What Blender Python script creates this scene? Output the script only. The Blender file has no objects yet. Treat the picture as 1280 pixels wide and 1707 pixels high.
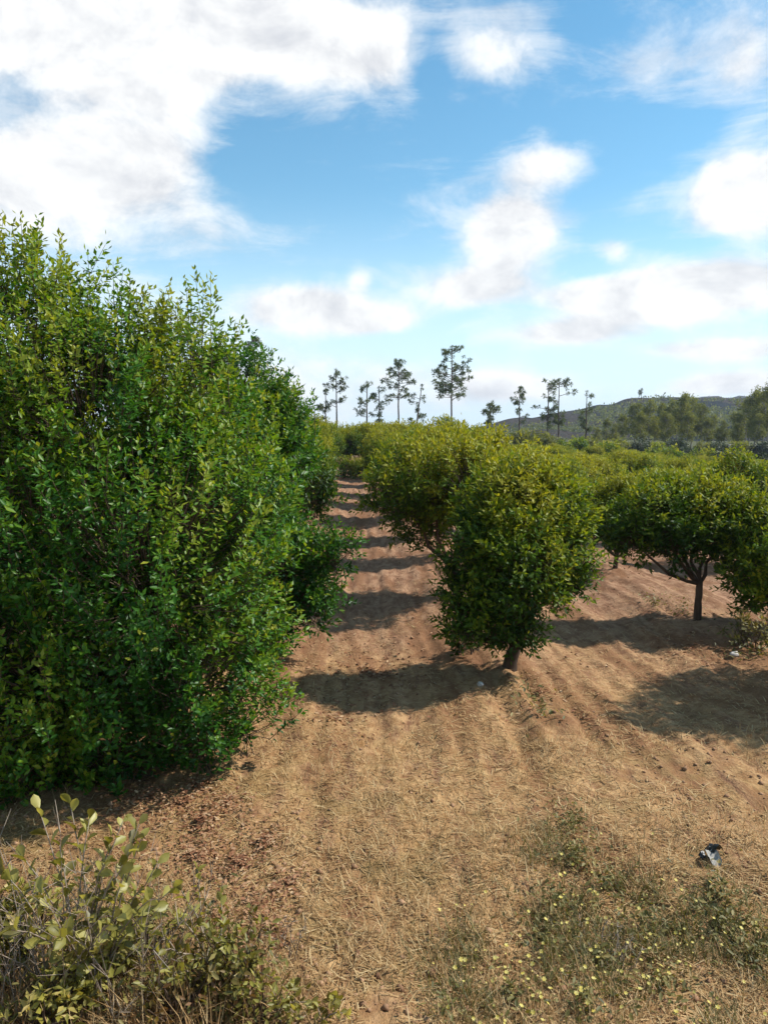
import bpy, math, random
import numpy as np
from mathutils import Vector

# ------------------------------------------------------------------ camera, sky, sun, exposure
scene = bpy.context.scene
COL = scene.collection
CAM_H, PITCH, FPX = 2.5, math.radians(6.1), 1290.0
cam_d = bpy.data.cameras.new('camera'); cam = bpy.data.objects.new('camera', cam_d); COL.objects.link(cam)
cam.location = (0, 0, CAM_H); cam.rotation_euler = (math.pi/2 - PITCH, 0, 0)
cam_d.sensor_fit = 'VERTICAL'; cam_d.sensor_height = 36.0; cam_d.lens = 36.0*FPX/1707.0
cam_d.clip_start = 0.05; cam_d.clip_end = 8000
scene.camera = cam
scene.view_settings.view_transform = 'Standard'
try: scene.view_settings.look = 'None'
except Exception: pass
scene.view_settings.gamma = 1.0; scene.view_settings.use_curve_mapping = False
scene.view_settings.exposure = 0.88
SUN_EL, SUN_AZ = math.radians(46), math.radians(78)       # azimuth from +Y (away from camera) towards +X (right)
SKY_STRENGTH = 0.095
SUN_STRENGTH = 3.3

def ray(px, py):
    a = (px-640)/FPX; b = (853.5-py)/FPX
    return np.array([a, math.cos(PITCH)+b*math.sin(PITCH), -math.sin(PITCH)+b*math.cos(PITCH)])
def at(px, py, d):
    r = ray(px, py); return np.array([0, 0, CAM_H]) + r*(d/r[1])

def N(nt, t, loc=(0, 0), **kw):
    n = nt.nodes.new(t)
    for k, v in kw.items(): setattr(n, k, v)
    return n
def M(nt, op, a, b=None, c=None, clamp=False):
    n = nt.nodes.new('ShaderNodeMath'); n.operation = op; n.use_clamp = clamp
    for i, v in enumerate((a, b, c)):
        if v is None: continue
        if isinstance(v, (int, float)): n.inputs[i].default_value = v
        else: nt.links.new(v, n.inputs[i])
    return n.outputs[0]
def MIX(nt, fac, a, b):
    n = nt.nodes.new('ShaderNodeMix'); n.data_type = 'RGBA'
    for i, v in ((0, fac), (6, a), (7, b)):
        if isinstance(v, (int, float)): n.inputs[i].default_value = v
        elif isinstance(v, tuple): n.inputs[i].default_value = (*v, 1) if len(v) == 3 else v
        else: nt.links.new(v, n.inputs[i])
    return n.outputs[2]
def NOISE(nt, vec, scale, detail=4, rough=0.55, dist=0.0):
    n = nt.nodes.new('ShaderNodeTexNoise'); n.inputs['Scale'].default_value = scale
    n.inputs['Detail'].default_value = detail; n.inputs['Roughness'].default_value = rough; n.inputs['Distortion'].default_value = dist
    if vec is not None: nt.links.new(vec, n.inputs['Vector'])
    return n.outputs['Fac']
def SMOOTH(nt, v, lo, hi):
    n = nt.nodes.new('ShaderNodeMapRange'); n.interpolation_type = 'SMOOTHSTEP'
    nt.links.new(v, n.inputs['Value']); n.inputs['From Min'].default_value = lo; n.inputs['From Max'].default_value = hi
    return n.outputs['Result']

world = bpy.data.worlds.new('World'); scene.world = world; world.use_nodes = True
def build_world():
    nt = world.node_tree; nt.nodes.clear(); L = nt.links.new
    out = nt.nodes.new('ShaderNodeOutputWorld')
    sky = nt.nodes.new('ShaderNodeTexSky'); sky.sky_type = 'NISHITA'; sky.sun_disc = False
    sky.sun_elevation = SUN_EL; sky.sun_rotation = SUN_AZ
    sky.air_density = 1.0; sky.dust_density = 0.0; sky.ozone_density = 1.0
    bg = nt.nodes.new('ShaderNodeBackground'); bg.inputs[1].default_value = SKY_STRENGTH
    hs = nt.nodes.new('ShaderNodeHueSaturation'); hs.inputs['Saturation'].default_value = 1.22; hs.inputs['Hue'].default_value = 0.482
    L(sky.outputs[0], hs.inputs['Color'])
    tc = nt.nodes.new('ShaderNodeTexCoord'); sep = nt.nodes.new('ShaderNodeSeparateXYZ'); L(tc.outputs['Generated'], sep.inputs[0])
    x, y, z = sep.outputs
    az = M(nt, 'ARCTAN2', x, y); el = M(nt, 'ARCSINE', z)
    # pale air low over the whole horizon
    L(MIX(nt, M(nt, 'MULTIPLY', SMOOTH(nt, el, 0.30, 0.0), 0.92), hs.outputs[0], (4.6, 6.0, 7.0)), bg.inputs[0])
    # cloud-layer coordinates: direction projected onto a high flat layer
    zz = M(nt, 'ADD', M(nt, 'MAXIMUM', z, 0.0), 0.16)
    cb = nt.nodes.new('ShaderNodeCombineXYZ'); L(M(nt, 'DIVIDE', x, zz), cb.inputs[0]); L(M(nt, 'DIVIDE', y, zz), cb.inputs[1])
    uv = nt.nodes.new('ShaderNodeCombineXYZ'); L(az, uv.inputs[0]); L(M(nt, 'MULTIPLY', el, 1.5), uv.inputs[1])
    big = NOISE(nt, cb.outputs[0], 1.15, 3, 0.5)
    fine = NOISE(nt, uv.outputs[0], 7.0, 10, 0.66, 0.25)
    # cloud bodies in the sky (px, py, rx, ry, weight) turned into directions
    blobs = [(60,30,330,120,.75),(330,60,200,100,.55),(560,60,150,70,.6),(640,130,80,50,.25),(90,290,230,85,.8),(240,200,130,85,.4),(400,375,110,36,.16),(130,400,200,30,.2),
             (840,80,95,60,.42),(1085,125,75,55,.42),(1235,110,65,80,.5),(905,275,85,38,.5),(500,250,60,40,.2),
             (845,385,75,62,.85),(790,480,100,34,.8),(1240,322,98,66,1.0),(1020,418,34,22,.6),(1170,485,155,44,1.0),(1000,500,100,34,.75),
             (930,555,120,22,.75),(500,515,120,40,.8),(630,535,80,24,.6),(600,460,20,20,.45),(1200,585,110,20,.75),(620,650,300,40,.42),(840,640,70,22,.45),
             (1210,640,120,20,.7),(480,600,120,22,.2),
             (560,300,150,100,-.35),(660,400,90,60,-.35),(1010,200,130,45,-.25),(1010,330,55,60,-.4),(800,220,60,50,-.3),(990,40,90,60,-.35),(250,440,230,25,-.1),(715,110,34,80,-.55),(1150,408,60,18,-.45),(960,440,50,22,-.4),(700,560,60,30,-.3),(430,250,70,110,-.35),(1150,215,80,30,-.35),(760,590,200,18,-.2),(1050,605,160,14,-.25)]
    tot = None
    for px, py, rx, ry, w in blobs:
        r = ray(px, py); r = r/np.linalg.norm(r)
        a0, e0 = math.atan2(r[0], r[1]), math.asin(r[2])
        r2 = ray(px+rx, py); r3 = ray(px, py-ry)
        ra = abs(math.atan2(r2[0], r2[1])-a0); re = abs(math.asin(r3[2]/np.linalg.norm(r3))-e0)
        du = M(nt, 'MULTIPLY', M(nt, 'SUBTRACT', az, a0), 1/ra); dv = M(nt, 'MULTIPLY', M(nt, 'SUBTRACT', el, e0), 1/re)
        q = M(nt, 'ADD', M(nt, 'MULTIPLY', du, du), M(nt, 'MULTIPLY', dv, dv))
        g = M(nt, 'POWER', 0.42, M(nt, 'POWER', q, 1.25))
        t = M(nt, 'MULTIPLY', g, w)
        tot = t if tot is None else M(nt, 'ADD', tot, t)
    base = M(nt, 'MULTIPLY', M(nt, 'SUBTRACT', big, 0.5), 0.8)
    dens = M(nt, 'ADD', M(nt, 'ADD', tot, base), M(nt, 'MULTIPLY', M(nt, 'SUBTRACT', fine, 0.5), 1.25))
    mp = nt.nodes.new('ShaderNodeMapping'); mp.inputs['Rotation'].default_value = (0, 0, 0.5); mp.inputs['Scale'].default_value = (1.0, 2.4, 1.0); L(uv.outputs[0], mp.inputs[0])
    wisp = NOISE(nt, mp.outputs[0], 4.2, 9, 0.68, 0.6)
    veil = M(nt, 'MULTIPLY', SMOOTH(nt, M(nt, 'ADD', M(nt, 'MULTIPLY', dens, 0.45), M(nt, 'SUBTRACT', wisp, 0.42)), -0.02, 0.34), 0.55)
    mask = M(nt, 'MAXIMUM', SMOOTH(nt, dens, -0.02, 0.60), veil)
    # relief: compare the detail with the detail a little nearer the sun
    off = nt.nodes.new('ShaderNodeVectorMath'); off.operation = 'ADD'; L(uv.outputs[0], off.inputs[0]); off.inputs[1].default_value = (0.02, 0.035, 0)
    fine2 = NOISE(nt, off.outputs[0], 7.0, 5, 0.55, 0.35)
    rel = M(nt, 'SUBTRACT', fine, fine2)
    sh = SMOOTH(nt, M(nt, 'ADD', M(nt, 'MULTIPLY', rel, 1.7), M(nt, 'MULTIPLY', M(nt, 'SUBTRACT', 0.6, dens), 0.10)), -0.45, 0.22)
    ccol = MIX(nt, sh, (0.40, 0.41, 0.435), (0.62, 0.62, 0.61))
    bc = nt.nodes.new('ShaderNodeBackground'); bc.inputs[1].default_value = 1.0; L(ccol, bc.inputs[0])
    ms = nt.nodes.new('ShaderNodeMixShader'); L(M(nt, 'MULTIPLY', mask, 0.97), ms.inputs[0]); L(bg.outputs[0], ms.inputs[1]); L(bc.outputs[0], ms.inputs[2])
    L(ms.outputs[0], out.inputs[0])
    try:
        world.cycles.sampling_method = 'MANUAL'; world.cycles.sample_map_resolution = 512
    except Exception: pass
build_world()

sun_d = bpy.data.lights.new('sun', 'SUN'); sun = bpy.data.objects.new('sun', sun_d); COL.objects.link(sun)
sun_d.energy = SUN_STRENGTH; sun_d.angle = math.radians(1.0); sun_d.color = (1.0, 0.965, 0.905)
SD = Vector((math.cos(SUN_EL)*math.sin(SUN_AZ), math.cos(SUN_EL)*math.cos(SUN_AZ), math.sin(SUN_EL)))
sun.rotation_euler = (-SD).to_track_quat('-Z', 'Y').to_euler(); sun.location = (30, 10, 40)
scene.cycles.max_bounces = 8; scene.cycles.diffuse_bounces = 3; scene.cycles.glossy_bounces = 2; scene.cycles.transmission_bounces = 4
scene.cycles.use_denoising = True

# ------------------------------------------------------------------ helpers
rng = np.random.default_rng(7)
def vnoise(x, y, seed=0):
    x = np.asarray(x, float); y = np.asarray(y, float)
    xi = np.floor(x).astype(np.int64); yi = np.floor(y).astype(np.int64)
    fx = x-xi; fy = y-yi; fx = fx*fx*(3-2*fx); fy = fy*fy*(3-2*fy)
    def h(a, b):
        n = (a*374761393 + b*668265263 + seed*974634777) & 0xFFFFFFFF
        n = ((n ^ (n >> 13))*1274126177) & 0xFFFFFFFF
        return ((n ^ (n >> 16)) & 0xFFFF)/65535.0
    return (h(xi, yi)*(1-fx)+h(xi+1, yi)*fx)*(1-fy) + (h(xi, yi+1)*(1-fx)+h(xi+1, yi+1)*fx)*fy
def sstep(a, b, x):
    t = np.clip((np.asarray(x, float)-a)/(b-a), 0, 1); return t*t*(3-2*t)
ROW_K = -0.038           # rows run a little to the left of straight ahead
ROW0 = 1.57              # x intercept of the first row right of the path
ROW_GAP = 2.93
def height(x, y):
    x = np.asarray(x, float); y = np.asarray(y, float)
    u = x-ROW_K*y
    z = -0.075*np.clip(u-4, 0, 40)*sstep(5, 20, y)*(1-.8*sstep(62, 98, y))
    z = z + 0.62*sstep(3.4, 0.6, y)                                   # low bank the picture was taken from
    z = z + 0.10*np.sin(y*0.21+0.6)*sstep(8, 14, y)*sstep(300, 60, y)
    ph = (u-ROW0)/ROW_GAP
    z = z + 0.07*np.cos(ph*2*math.pi)*sstep(5, 8, y)*sstep(90, 60, y) # low berm along each row
    z = z + 0.16*(vnoise(x*0.16, y*0.16, 3)-.5)
    z = z - 0.9*sstep(70, 130, y)
    return z
def ground_fine(x, y):
    u = x-ROW_K*y
    far = sstep(60, 25, y)
    w = u*26 + 3.0*(vnoise(x*1.1, y*0.35, 11)-.5)*2
    fur = (0.008*np.sin(w)*(0.2+vnoise(x*.9, y*.5, 5)) + 0.05*(vnoise(u*4.5, y*.30, 6)-.5) + 0.055*(vnoise(u*10, y*.45, 7)-.5))*sstep(3.5, 7.0, y)
    n = 0.05*(vnoise(x*2.2, y*1.6, 21)-.5)+0.03*(vnoise(x*6, y*4.5, 22)-.5)+0.028*(vnoise(x*14, y*12, 23)-.5)
    return (fur+n)*far

def mesh_np(name, V, faces, mats, tint=None, smooth=False, mat_idx=None):
    """faces: list of int arrays (n,k)"""
    me = bpy.data.meshes.new(name); V = np.asarray(V, np.float32)
    me.vertices.add(len(V)); me.vertices.foreach_set('co', V.ravel())
    flat = np.concatenate([f.ravel() for f in faces]).astype(np.int32)
    sizes = np.concatenate([np.full(len(f), f.shape[1]) for f in faces]).astype(np.int32)
    starts = np.concatenate([[0], np.cumsum(sizes)[:-1]]).astype(np.int32)
    me.loops.add(len(flat)); me.loops.foreach_set('vertex_index', flat)
    me.polygons.add(len(sizes)); me.polygons.foreach_set('loop_start', starts)
    if smooth: me.polygons.foreach_set('use_smooth', np.ones(len(sizes), bool))
    if mat_idx is not None: me.polygons.foreach_set('material_index', np.asarray(mat_idx, np.int32))
    for m in mats: me.materials.append(m)
    if tint is not None:
        at_ = me.attributes.new('tint', 'FLOAT', 'FACE'); at_.data.foreach_set('value', np.asarray(tint, np.float32))
    me.update(calc_edges=True); return me
def link(name, data, parent=None, **props):
    o = bpy.data.objects.new(name, data); COL.objects.link(o)
    if parent is not None: o.parent = parent
    for k, v in props.items(): o[k] = v
    return o
def thing(name, loc, label, cat, group=None, rz=0.0, sc=1.0):
    o = link(name, None); o.location = loc; o.rotation_euler = (0, 0, rz); o.scale = (sc,)*3 if isinstance(sc, (int, float)) else sc
    o.empty_display_size = 0.2
    o['label'] = label; o['category'] = cat
    if group: o['group'] = group
    return o
def copy_tree(o, parent=None):
    c = o.copy(); COL.objects.link(c); c.parent = parent
    for ch in [k for k in KIDS.get(o.name, [])]: KIDS.setdefault(c.name, []).append(copy_tree(ch, c))
    return c
KIDS = {}
def part(name, data, parent, **props):
    o = link(name, data, parent, **props); KIDS.setdefault(parent.name, []).append(o); return o
def norm(a): return a/np.maximum(np.linalg.norm(a, axis=-1, keepdims=True), 1e-9)

# ------------------------------------------------------------------ materials
def new_mat(name):
    m = bpy.data.materials.new(name); m.use_nodes = True; nt = m.node_tree; nt.nodes.clear()
    out = nt.nodes.new('ShaderNodeOutputMaterial'); return m, nt, out
def ramp(nt, fac, stops):
    n = nt.nodes.new('ShaderNodeValToRGB'); cr = n.color_ramp
    while len(cr.elements) < len(stops): cr.elements.new(0.5)
    for e, (p, c) in zip(cr.elements, stops): e.position = p; e.color = (*c, 1)
    nt.links.new(fac, n.inputs[0]); return n.outputs[0]
def leaf_mat(name, stops, trans=0.35, rough=0.36, spec=0.5, use_obj_rand=0.25, tcol=(1.5, 1.35, 0.6)):
    m, nt, out = new_mat(name); L = nt.links.new
    a = nt.nodes.new('ShaderNodeAttribute'); a.attribute_name = 'tint'
    oi = nt.nodes.new('ShaderNodeObjectInfo')
    f = M(nt, 'ADD', a.outputs['Fac'], M(nt, 'MULTIPLY', M(nt, 'SUBTRACT', oi.outputs['Random'], 0.5), use_obj_rand), clamp=True)
    c = ramp(nt, f, stops)
    p = nt.nodes.new('ShaderNodeBsdfPrincipled'); L(c, p.inputs['Base Color']); p.inputs['Roughness'].default_value = rough
    p.inputs['Specular IOR Level'].default_value = spec
    t = nt.nodes.new('ShaderNodeBsdfTranslucent')
    mul = nt.nodes.new('ShaderNodeMix'); mul.data_type = 'RGBA'; mul.blend_type = 'MULTIPLY'; mul.inputs[0].default_value = 1; L(c, mul.inputs[6]); mul.inputs[7].default_value = (*tcol, 1)
    L(mul.outputs[2], t.inputs[0])
    ms = nt.nodes.new('ShaderNodeMixShader'); ms.inputs[0].default_value = trans; L(p.outputs[0], ms.inputs[1]); L(t.outputs[0], ms.inputs[2]); L(ms.outputs[0], out.inputs[0])
    return m
def simple_mat(name, c1, c2, scale=8, rough=0.8, stretch=(1, 1, 1), bump=0.0, spec=0.3):
    m, nt, out = new_mat(name); L = nt.links.new
    tc = nt.nodes.new('ShaderNodeTexCoord'); mp = nt.nodes.new('ShaderNodeMapping'); mp.inputs['Scale'].default_value = stretch; L(tc.outputs['Object'], mp.inputs[0])
    n = NOISE(nt, mp.outputs[0], scale, 5, 0.6)
    c = MIX(nt, SMOOTH(nt, n, 0.32, 0.68), c1, c2)
    p = nt.nodes.new('ShaderNodeBsdfPrincipled'); L(c, p.inputs['Base Color']); p.inputs['Roughness'].default_value = rough; p.inputs['Specular IOR Level'].default_value = spec
    if bump:
        b = nt.nodes.new('ShaderNodeBump'); b.inputs['Strength'].default_value = bump; b.inputs['Distance'].default_value = 0.02; L(n, b.inputs['Height']); L(b.outputs[0], p.inputs['Normal'])
    L(p.outputs[0], out.inputs[0]); return m
def tint_mat(name, stops, rough=0.8, trans=0.0, spec=0.2):
    return leaf_mat(name, stops, trans, rough, spec, 0.0, (1.1, 1.05, 0.9))

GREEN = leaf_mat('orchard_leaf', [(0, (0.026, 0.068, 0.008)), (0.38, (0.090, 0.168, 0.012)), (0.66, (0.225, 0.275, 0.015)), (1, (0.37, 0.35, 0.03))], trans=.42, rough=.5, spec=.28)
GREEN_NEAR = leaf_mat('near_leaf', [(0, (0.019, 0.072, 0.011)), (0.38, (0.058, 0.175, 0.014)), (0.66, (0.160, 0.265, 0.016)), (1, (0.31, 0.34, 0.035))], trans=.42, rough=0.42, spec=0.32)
SHRUB_LEAF = leaf_mat('shrub_leaf', [(0, (0.12, 0.10, 0.022)), (0.5, (0.25, 0.23, 0.045)), (1, (0.50, 0.45, 0.13))], trans=0.42, rough=0.45, use_obj_rand=0.9)
SCRUB_LEAF = leaf_mat('scrub_leaf', [(0, (0.20, 0.10, 0.035)), (0.3, (0.15, 0.14, 0.025)), (0.7, (0.32, 0.29, 0.05)), (1, (0.52, 0.40, 0.15))], trans=0.35, rough=0.5)
WEED_LEAF = leaf_mat('weed_leaf', [(0, (0.055, 0.060, 0.012)), (0.5, (0.15, 0.135, 0.028)), (1, (0.32, 0.25, 0.08))], trans=0.3, rough=0.6)
PINE = leaf_mat('pine_needle', [(0, (0.07, 0.10, 0.055)), (1, (0.17, 0.21, 0.10))], trans=0.4, rough=0.6)
WOOD_LEAF = leaf_mat('wood_leaf', [(0, (0.065, 0.09, 0.022)), (1, (0.25, 0.26, 0.06))], trans=0.5, rough=0.55)
DARK_LEAF = leaf_mat('dark_leaf', [(0, (0.018, 0.030, 0.008)), (1, (0.05, 0.075, 0.018))], trans=0.2, rough=0.6)
BARK = simple_mat('bark', (0.11, 0.07, 0.045), (0.05, 0.033, 0.022), 14, 0.85, (1, 1, 0.25), 0.6)
PINE_BARK = simple_mat('pine_bark', (0.16, 0.11, 0.08), (0.07, 0.05, 0.04), 6, 0.9, (1, 1, 0.3))
PALE_BARK = simple_mat('pale_bark', (0.30, 0.27, 0.22), (0.17, 0.14, 0.11), 4, 0.9, (1, 1, 0.3))
DRY_STEM = simple_mat('dry_stem', (0.34, 0.27, 0.20), (0.20, 0.15, 0.11), 18, 0.85)
STRAW = tint_mat('straw', [(0, (0.18, 0.088, 0.034)), (0.5, (0.41, 0.25, 0.105)), (1, (0.62, 0.46, 0.24))], 0.75, 0.15)
REDLEAF = tint_mat('dead_leaf', [(0, (0.14, 0.052, 0.026)), (0.45, (0.31, 0.14, 0.068)), (1, (0.55, 0.38, 0.22))], 0.7, 0.15)
FLOWER = tint_mat('yellow_petal', [(0, (0.55, 0.42, 0.06)), (1, (0.70, 0.60, 0.22))], 0.6, 0.2)
CLOD = tint_mat('clod', [(0, (0.19, 0.095, 0.05)), (1, (0.42, 0.25, 0.14))], 0.95)

def ground_mat():
    m, nt, out = new_mat('dry_soil'); L = nt.links.new
    geo = nt.nodes.new('ShaderNodeNewGeometry'); pos = geo.outputs['Position']
    sep = nt.nodes.new('ShaderNodeSeparateXYZ'); L(pos, sep.inputs[0]); x, y, z = sep.outputs
    u = M(nt, 'SUBTRACT', x, M(nt, 'MULTIPLY', y, ROW_K))
    cb = nt.nodes.new('ShaderNodeCombineXYZ'); L(u, cb.inputs[0]); L(M(nt, 'MULTIPLY', y, 0.22), cb.inputs[1])
    streak = NOISE(nt, cb.outputs[0], 7, 6, 0.65, 0.3)
    n1 = NOISE(nt, pos, 0.7, 5, 0.6); n2 = NOISE(nt, pos, 9, 6, 0.7); n3 = NOISE(nt, pos, 60, 3, 0.6)
    soil = MIX(nt, SMOOTH(nt, M(nt, 'ADD', M(nt, 'MULTIPLY', streak, .6), M(nt, 'MULTIPLY', n2, .4)), .38, .62), (0.200, 0.097, 0.054), (0.395, 0.232, 0.135))
    straw = MIX(nt, SMOOTH(nt, n2, .35, .65), (0.295, 0.155, 0.064), (0.485, 0.300, 0.138))
    near = SMOOTH(nt, M(nt, 'ADD', y, M(nt, 'MULTIPLY', M(nt, 'SUBTRACT', n1, .5), 9)), 12.0, 4.5)
    c = MIX(nt, M(nt, 'MULTIPLY', near, SMOOTH(nt, streak, .28, .55)), soil, straw)
    wear = NOISE(nt, cb.outputs[0], 1.6, 5, 0.6, 0.5)
    c = MIX(nt, M(nt, 'MULTIPLY', SMOOTH(nt, wear, .49, .60), .7), c, (0.195, 0.090, 0.042))
    oliv = NOISE(nt, pos, 1.9, 5, 0.65)
    c = MIX(nt, M(nt, 'MULTIPLY', M(nt, 'MULTIPLY', SMOOTH(nt, oliv, .50, .62), SMOOTH(nt, y, 7.5, 4.0)), .55), c, (0.20, 0.145, 0.05))
    c = MIX(nt, M(nt, 'MULTIPLY', SMOOTH(nt, n3, .56, .74), .55), c, (0.11, 0.06, 0.034))
    c = MIX(nt, M(nt, 'MULTIPLY', SMOOTH(nt, n3, .40, .26), .35), c, (0.50, 0.36, 0.22))
    # field edge and beyond: dry green scrub land
    far = SMOOTH(nt, y, 62, 95)
    c = MIX(nt, far, c, MIX(nt, SMOOTH(nt, n1, .4, .6), (0.05, 0.062, 0.018), (0.11, 0.10, 0.04)))
    p = nt.nodes.new('ShaderNodeBsdfPrincipled'); L(c, p.inputs['Base Color']); p.inputs['Roughness'].default_value = 0.95; p.inputs['Specular IOR Level'].default_value = 0.1
    hgt = M(nt, 'ADD', M(nt, 'MULTIPLY', streak, .5), M(nt, 'ADD', M(nt, 'MULTIPLY', n2, .6), M(nt, 'MULTIPLY', n3, .25)))
    b = nt.nodes.new('ShaderNodeBump'); b.inputs['Strength'].default_value = 0.9; b.inputs['Distance'].default_value = 0.05; L(hgt, b.inputs['Height']); L(b.outputs[0], p.inputs['Normal'])
    L(p.outputs[0], out.inputs[0]); return m
GROUND = ground_mat()
def hill_mat():
    m, nt, out = new_mat('heath_hill'); L = nt.links.new
    geo = nt.nodes.new('ShaderNodeNewGeometry'); pos = geo.outputs['Position']
    n1 = NOISE(nt, pos, 0.02, 4, .6); n2 = NOISE(nt, pos, 0.25, 5, .7)
    c = MIX(nt, SMOOTH(nt, n1, .42, .58), (0.058, 0.046, 0.038), (0.022, 0.026, 0.030))
    c = MIX(nt, M(nt, 'MULTIPLY', SMOOTH(nt, n2, .5, .66), .8), c, (0.030, 0.038, 0.020))
    p = nt.nodes.new('ShaderNodeBsdfPrincipled'); L(c, p.inputs['Base Color']); p.inputs['Roughness'].default_value = 1; p.inputs['Specular IOR Level'].default_value = 0
    b = nt.nodes.new('ShaderNodeBump'); b.inputs['Strength'].default_value = 1; b.inputs['Distance'].default_value = 2.0; L(n2, b.inputs['Height']); L(b.outputs[0], p.inputs['Normal'])
    L(p.outputs[0], out.inputs[0]); return m
HILL = hill_mat()

# ------------------------------------------------------------------ ground sheet
def axis_steps(start, first, until, grow, stop):
    v = [start]; s = first
    while v[-1] < stop:
        if v[-1] > until: s = max(first, abs(v[-1])*grow(abs(v[-1])))
        v.append(v[-1]+s)
    return v
def build_ground():
    g = lambda d: 0.011 if d < 25 else (0.03 if d < 150 else 0.12)
    ys = axis_steps(2.0, 0.045, 6.5, g, 4000)
    ys = [-60, -30, -12, -5, -2, 0, .7, 1.2, 1.6] + ys
    gx = lambda d: 0.016 if d < 12 else (0.035 if d < 80 else 0.15)
    xr = axis_steps(0.0, 0.045, 3.2, gx, 4000)
    xs = sorted([-v for v in xr[1:]] + xr)
    X, Y = np.meshgrid(np.array(xs), np.array(ys))
    Z = height(X, Y)+ground_fine(X, Y)
    nx, ny = len(xs), len(ys)
    V = np.stack([X.ravel(), Y.ravel(), Z.ravel()], 1)
    i = (np.arange(ny-1)[:, None]*nx+np.arange(nx-1)[None, :]).ravel()
    F = np.stack([i, i+1, i+nx+1, i+nx], 1)
    link('ground', mesh_np('ground', V, [F], [GROUND], smooth=True), kind='structure')
    print('ground quads', len(F))
build_ground()

# ------------------------------------------------------------------ hills
def build_hill(name, prof, d0, d1, seed, base=-6, rough=2.0):
    """prof: list of (px, py) skyline; ridge at distance d1, foot at d0"""
    px = np.linspace(prof[0][0], prof[-1][0], 150); py = np.interp(px, [p[0] for p in prof], [p[1] for p in prof])
    nr = 26; V = []
    for i, (a, b) in enumerate(zip(px, py)):
        r = ray(a, b); top = CAM_H+r[2]*(d1/r[1]); xr_ = r[0]*d1/r[1]
        for k in range(nr):
            t = k/(nr-1); d = d0+(d1-d0)*t*1.25 if t < .8 else d1+(t-.8)*5*(d1-d0)*.7
            tt = min(t/.8, 1); h = base+(top-base)*(tt**1.25) if t <= .8 else top-(top-base)*((t-.8)/.2)**1.4
            x = xr_*(.75+.25*tt)
            n = (vnoise(x*.03, d*.03, seed)-.5)*rough*4*math.sin(math.pi*min(tt, .98))+(vnoise(x*.12, d*.12, seed+1)-.5)*rough
            V.append((x, d, h+float(n)))
    n = len(px); i = (np.arange(n-1)[:, None]*nr+np.arange(nr-1)[None, :]).ravel()
    F = np.stack([i, i+nr, i+nr+1, i+1], 1)
    link(name, mesh_np(name, np.array(V), [F], [HILL], smooth=True), kind='structure')
build_hill('hill', [(700, 735), (780, 716), (850, 699), (930, 690), (1000, 676), (1060, 665), (1120, 663), (1200, 664), (1300, 664), (1420, 668), (1600, 690)], 230, 430, 4)
build_hill('far_hill', [(960, 730), (1040, 690), (1120, 664), (1200, 662), (1300, 660), (1500, 655), (1800, 690)], 600, 900, 9, rough=3)

# ------------------------------------------------------------------ plant geometry
LEAF5 = np.array([[0, 0, 0], [.45, .5, .0], [1, 0, -.10], [.45, -.5, .0], [.5, 0, -.12]])   # along, across, up ; base,r,tip,l,mid
F5 = np.array([[0, 1, 2, 4], [0, 4, 2, 3]])
LEAF8 = np.array([[0, 0, 0], [.25, .40, .02], [.65, .46, .0], [1, 0, -.12], [.65, -.46, .0], [.25, -.40, .02], [.5, 0, -.10]])
F8 = np.array([[0, 1, 2, 3, 6], [0, 6, 3, 4, 5]])
def leaf_verts(P, D, U, Ln, W, hi=False):
    """P base, D axis, U up-ish normal -> verts, faces"""
    D = norm(D); S = norm(np.cross(D, U)); U = np.cross(S, D)
    T = LEAF8 if hi else LEAF5; F = F8 if hi else F5; k = len(T)
    V = P[:, None, :] + D[:, None, :]*(T[None, :, 0:1]*Ln[:, None, None]) + S[:, None, :]*(T[None, :, 1:2]*W[:, None, None]) + U[:, None, :]*(T[None, :, 2:3]*Ln[:, None, None])
    n = len(P); FF = (F[None]+(np.arange(n)*k)[:, None, None]).reshape(-1, F.shape[1])
    return V.reshape(-1, 3), FF
def prisms(P0, P1, r0, r1, sides=3):
    """independent tapered prisms, open ends"""
    n = len(P0); A = norm(P1-P0)
    ref = np.where(np.abs(A[:, 2:3]) > .9, np.array([[1., 0, 0]]), np.array([[0, 0, 1.]]))
    B = norm(np.cross(A, ref)); C = np.cross(A, B)
    ang = np.arange(sides)*2*math.pi/sides
    ring = B[:, None, :]*np.cos(ang)[None, :, None]+C[:, None, :]*np.sin(ang)[None, :, None]
    V = np.concatenate([P0[:, None, :]+ring*np.asarray(r0)[:, None, None], P1[:, None, :]+ring*np.asarray(r1)[:, None, None]], 1).reshape(-1, 3)
    j = np.arange(sides); q = np.stack([j, (j+1) % sides, (j+1) % sides+sides, j+sides], 1)
    F = (q[None]+(np.arange(n)*2*sides)[:, None, None]).reshape(-1, 4)
    return V, F
def tube(path, radii, sides=8, seed=0, wob=0.12):
    path = np.asarray(path, float); n = len(path); r = np.random.default_rng(seed)
    V = []
    for i in range(n):
        a = path[min(i+1, n-1)]-path[max(i-1, 0)]; a = a/np.linalg.norm(a)
        ref = np.array([0, 1., 0]) if abs(a[1]) < .9 else np.array([1., 0, 0])
        b = np.cross(a, ref); b /= np.linalg.norm(b); c = np.cross(a, b)
        for k in range(sides):
            t = 2*math.pi*k/sides; rr = radii[i]*(1+wob*(r.random()-.5)*2)
            V.append(path[i]+b*math.cos(t)*rr+c*math.sin(t)*rr)
    F = [[i*sides+k, i*sides+(k+1) % sides, (i+1)*sides+(k+1) % sides, (i+1)*sides+k] for i in range(n-1) for k in range(sides)]
    V.append(path[-1]+(path[-1]-path[-2])*.05); top = len(V)-1
    T = [[(n-1)*sides+k, (n-1)*sides+(k+1) % sides, top] for k in range(sides)]
    return np.array(V), np.array(F), np.array(T)
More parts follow.
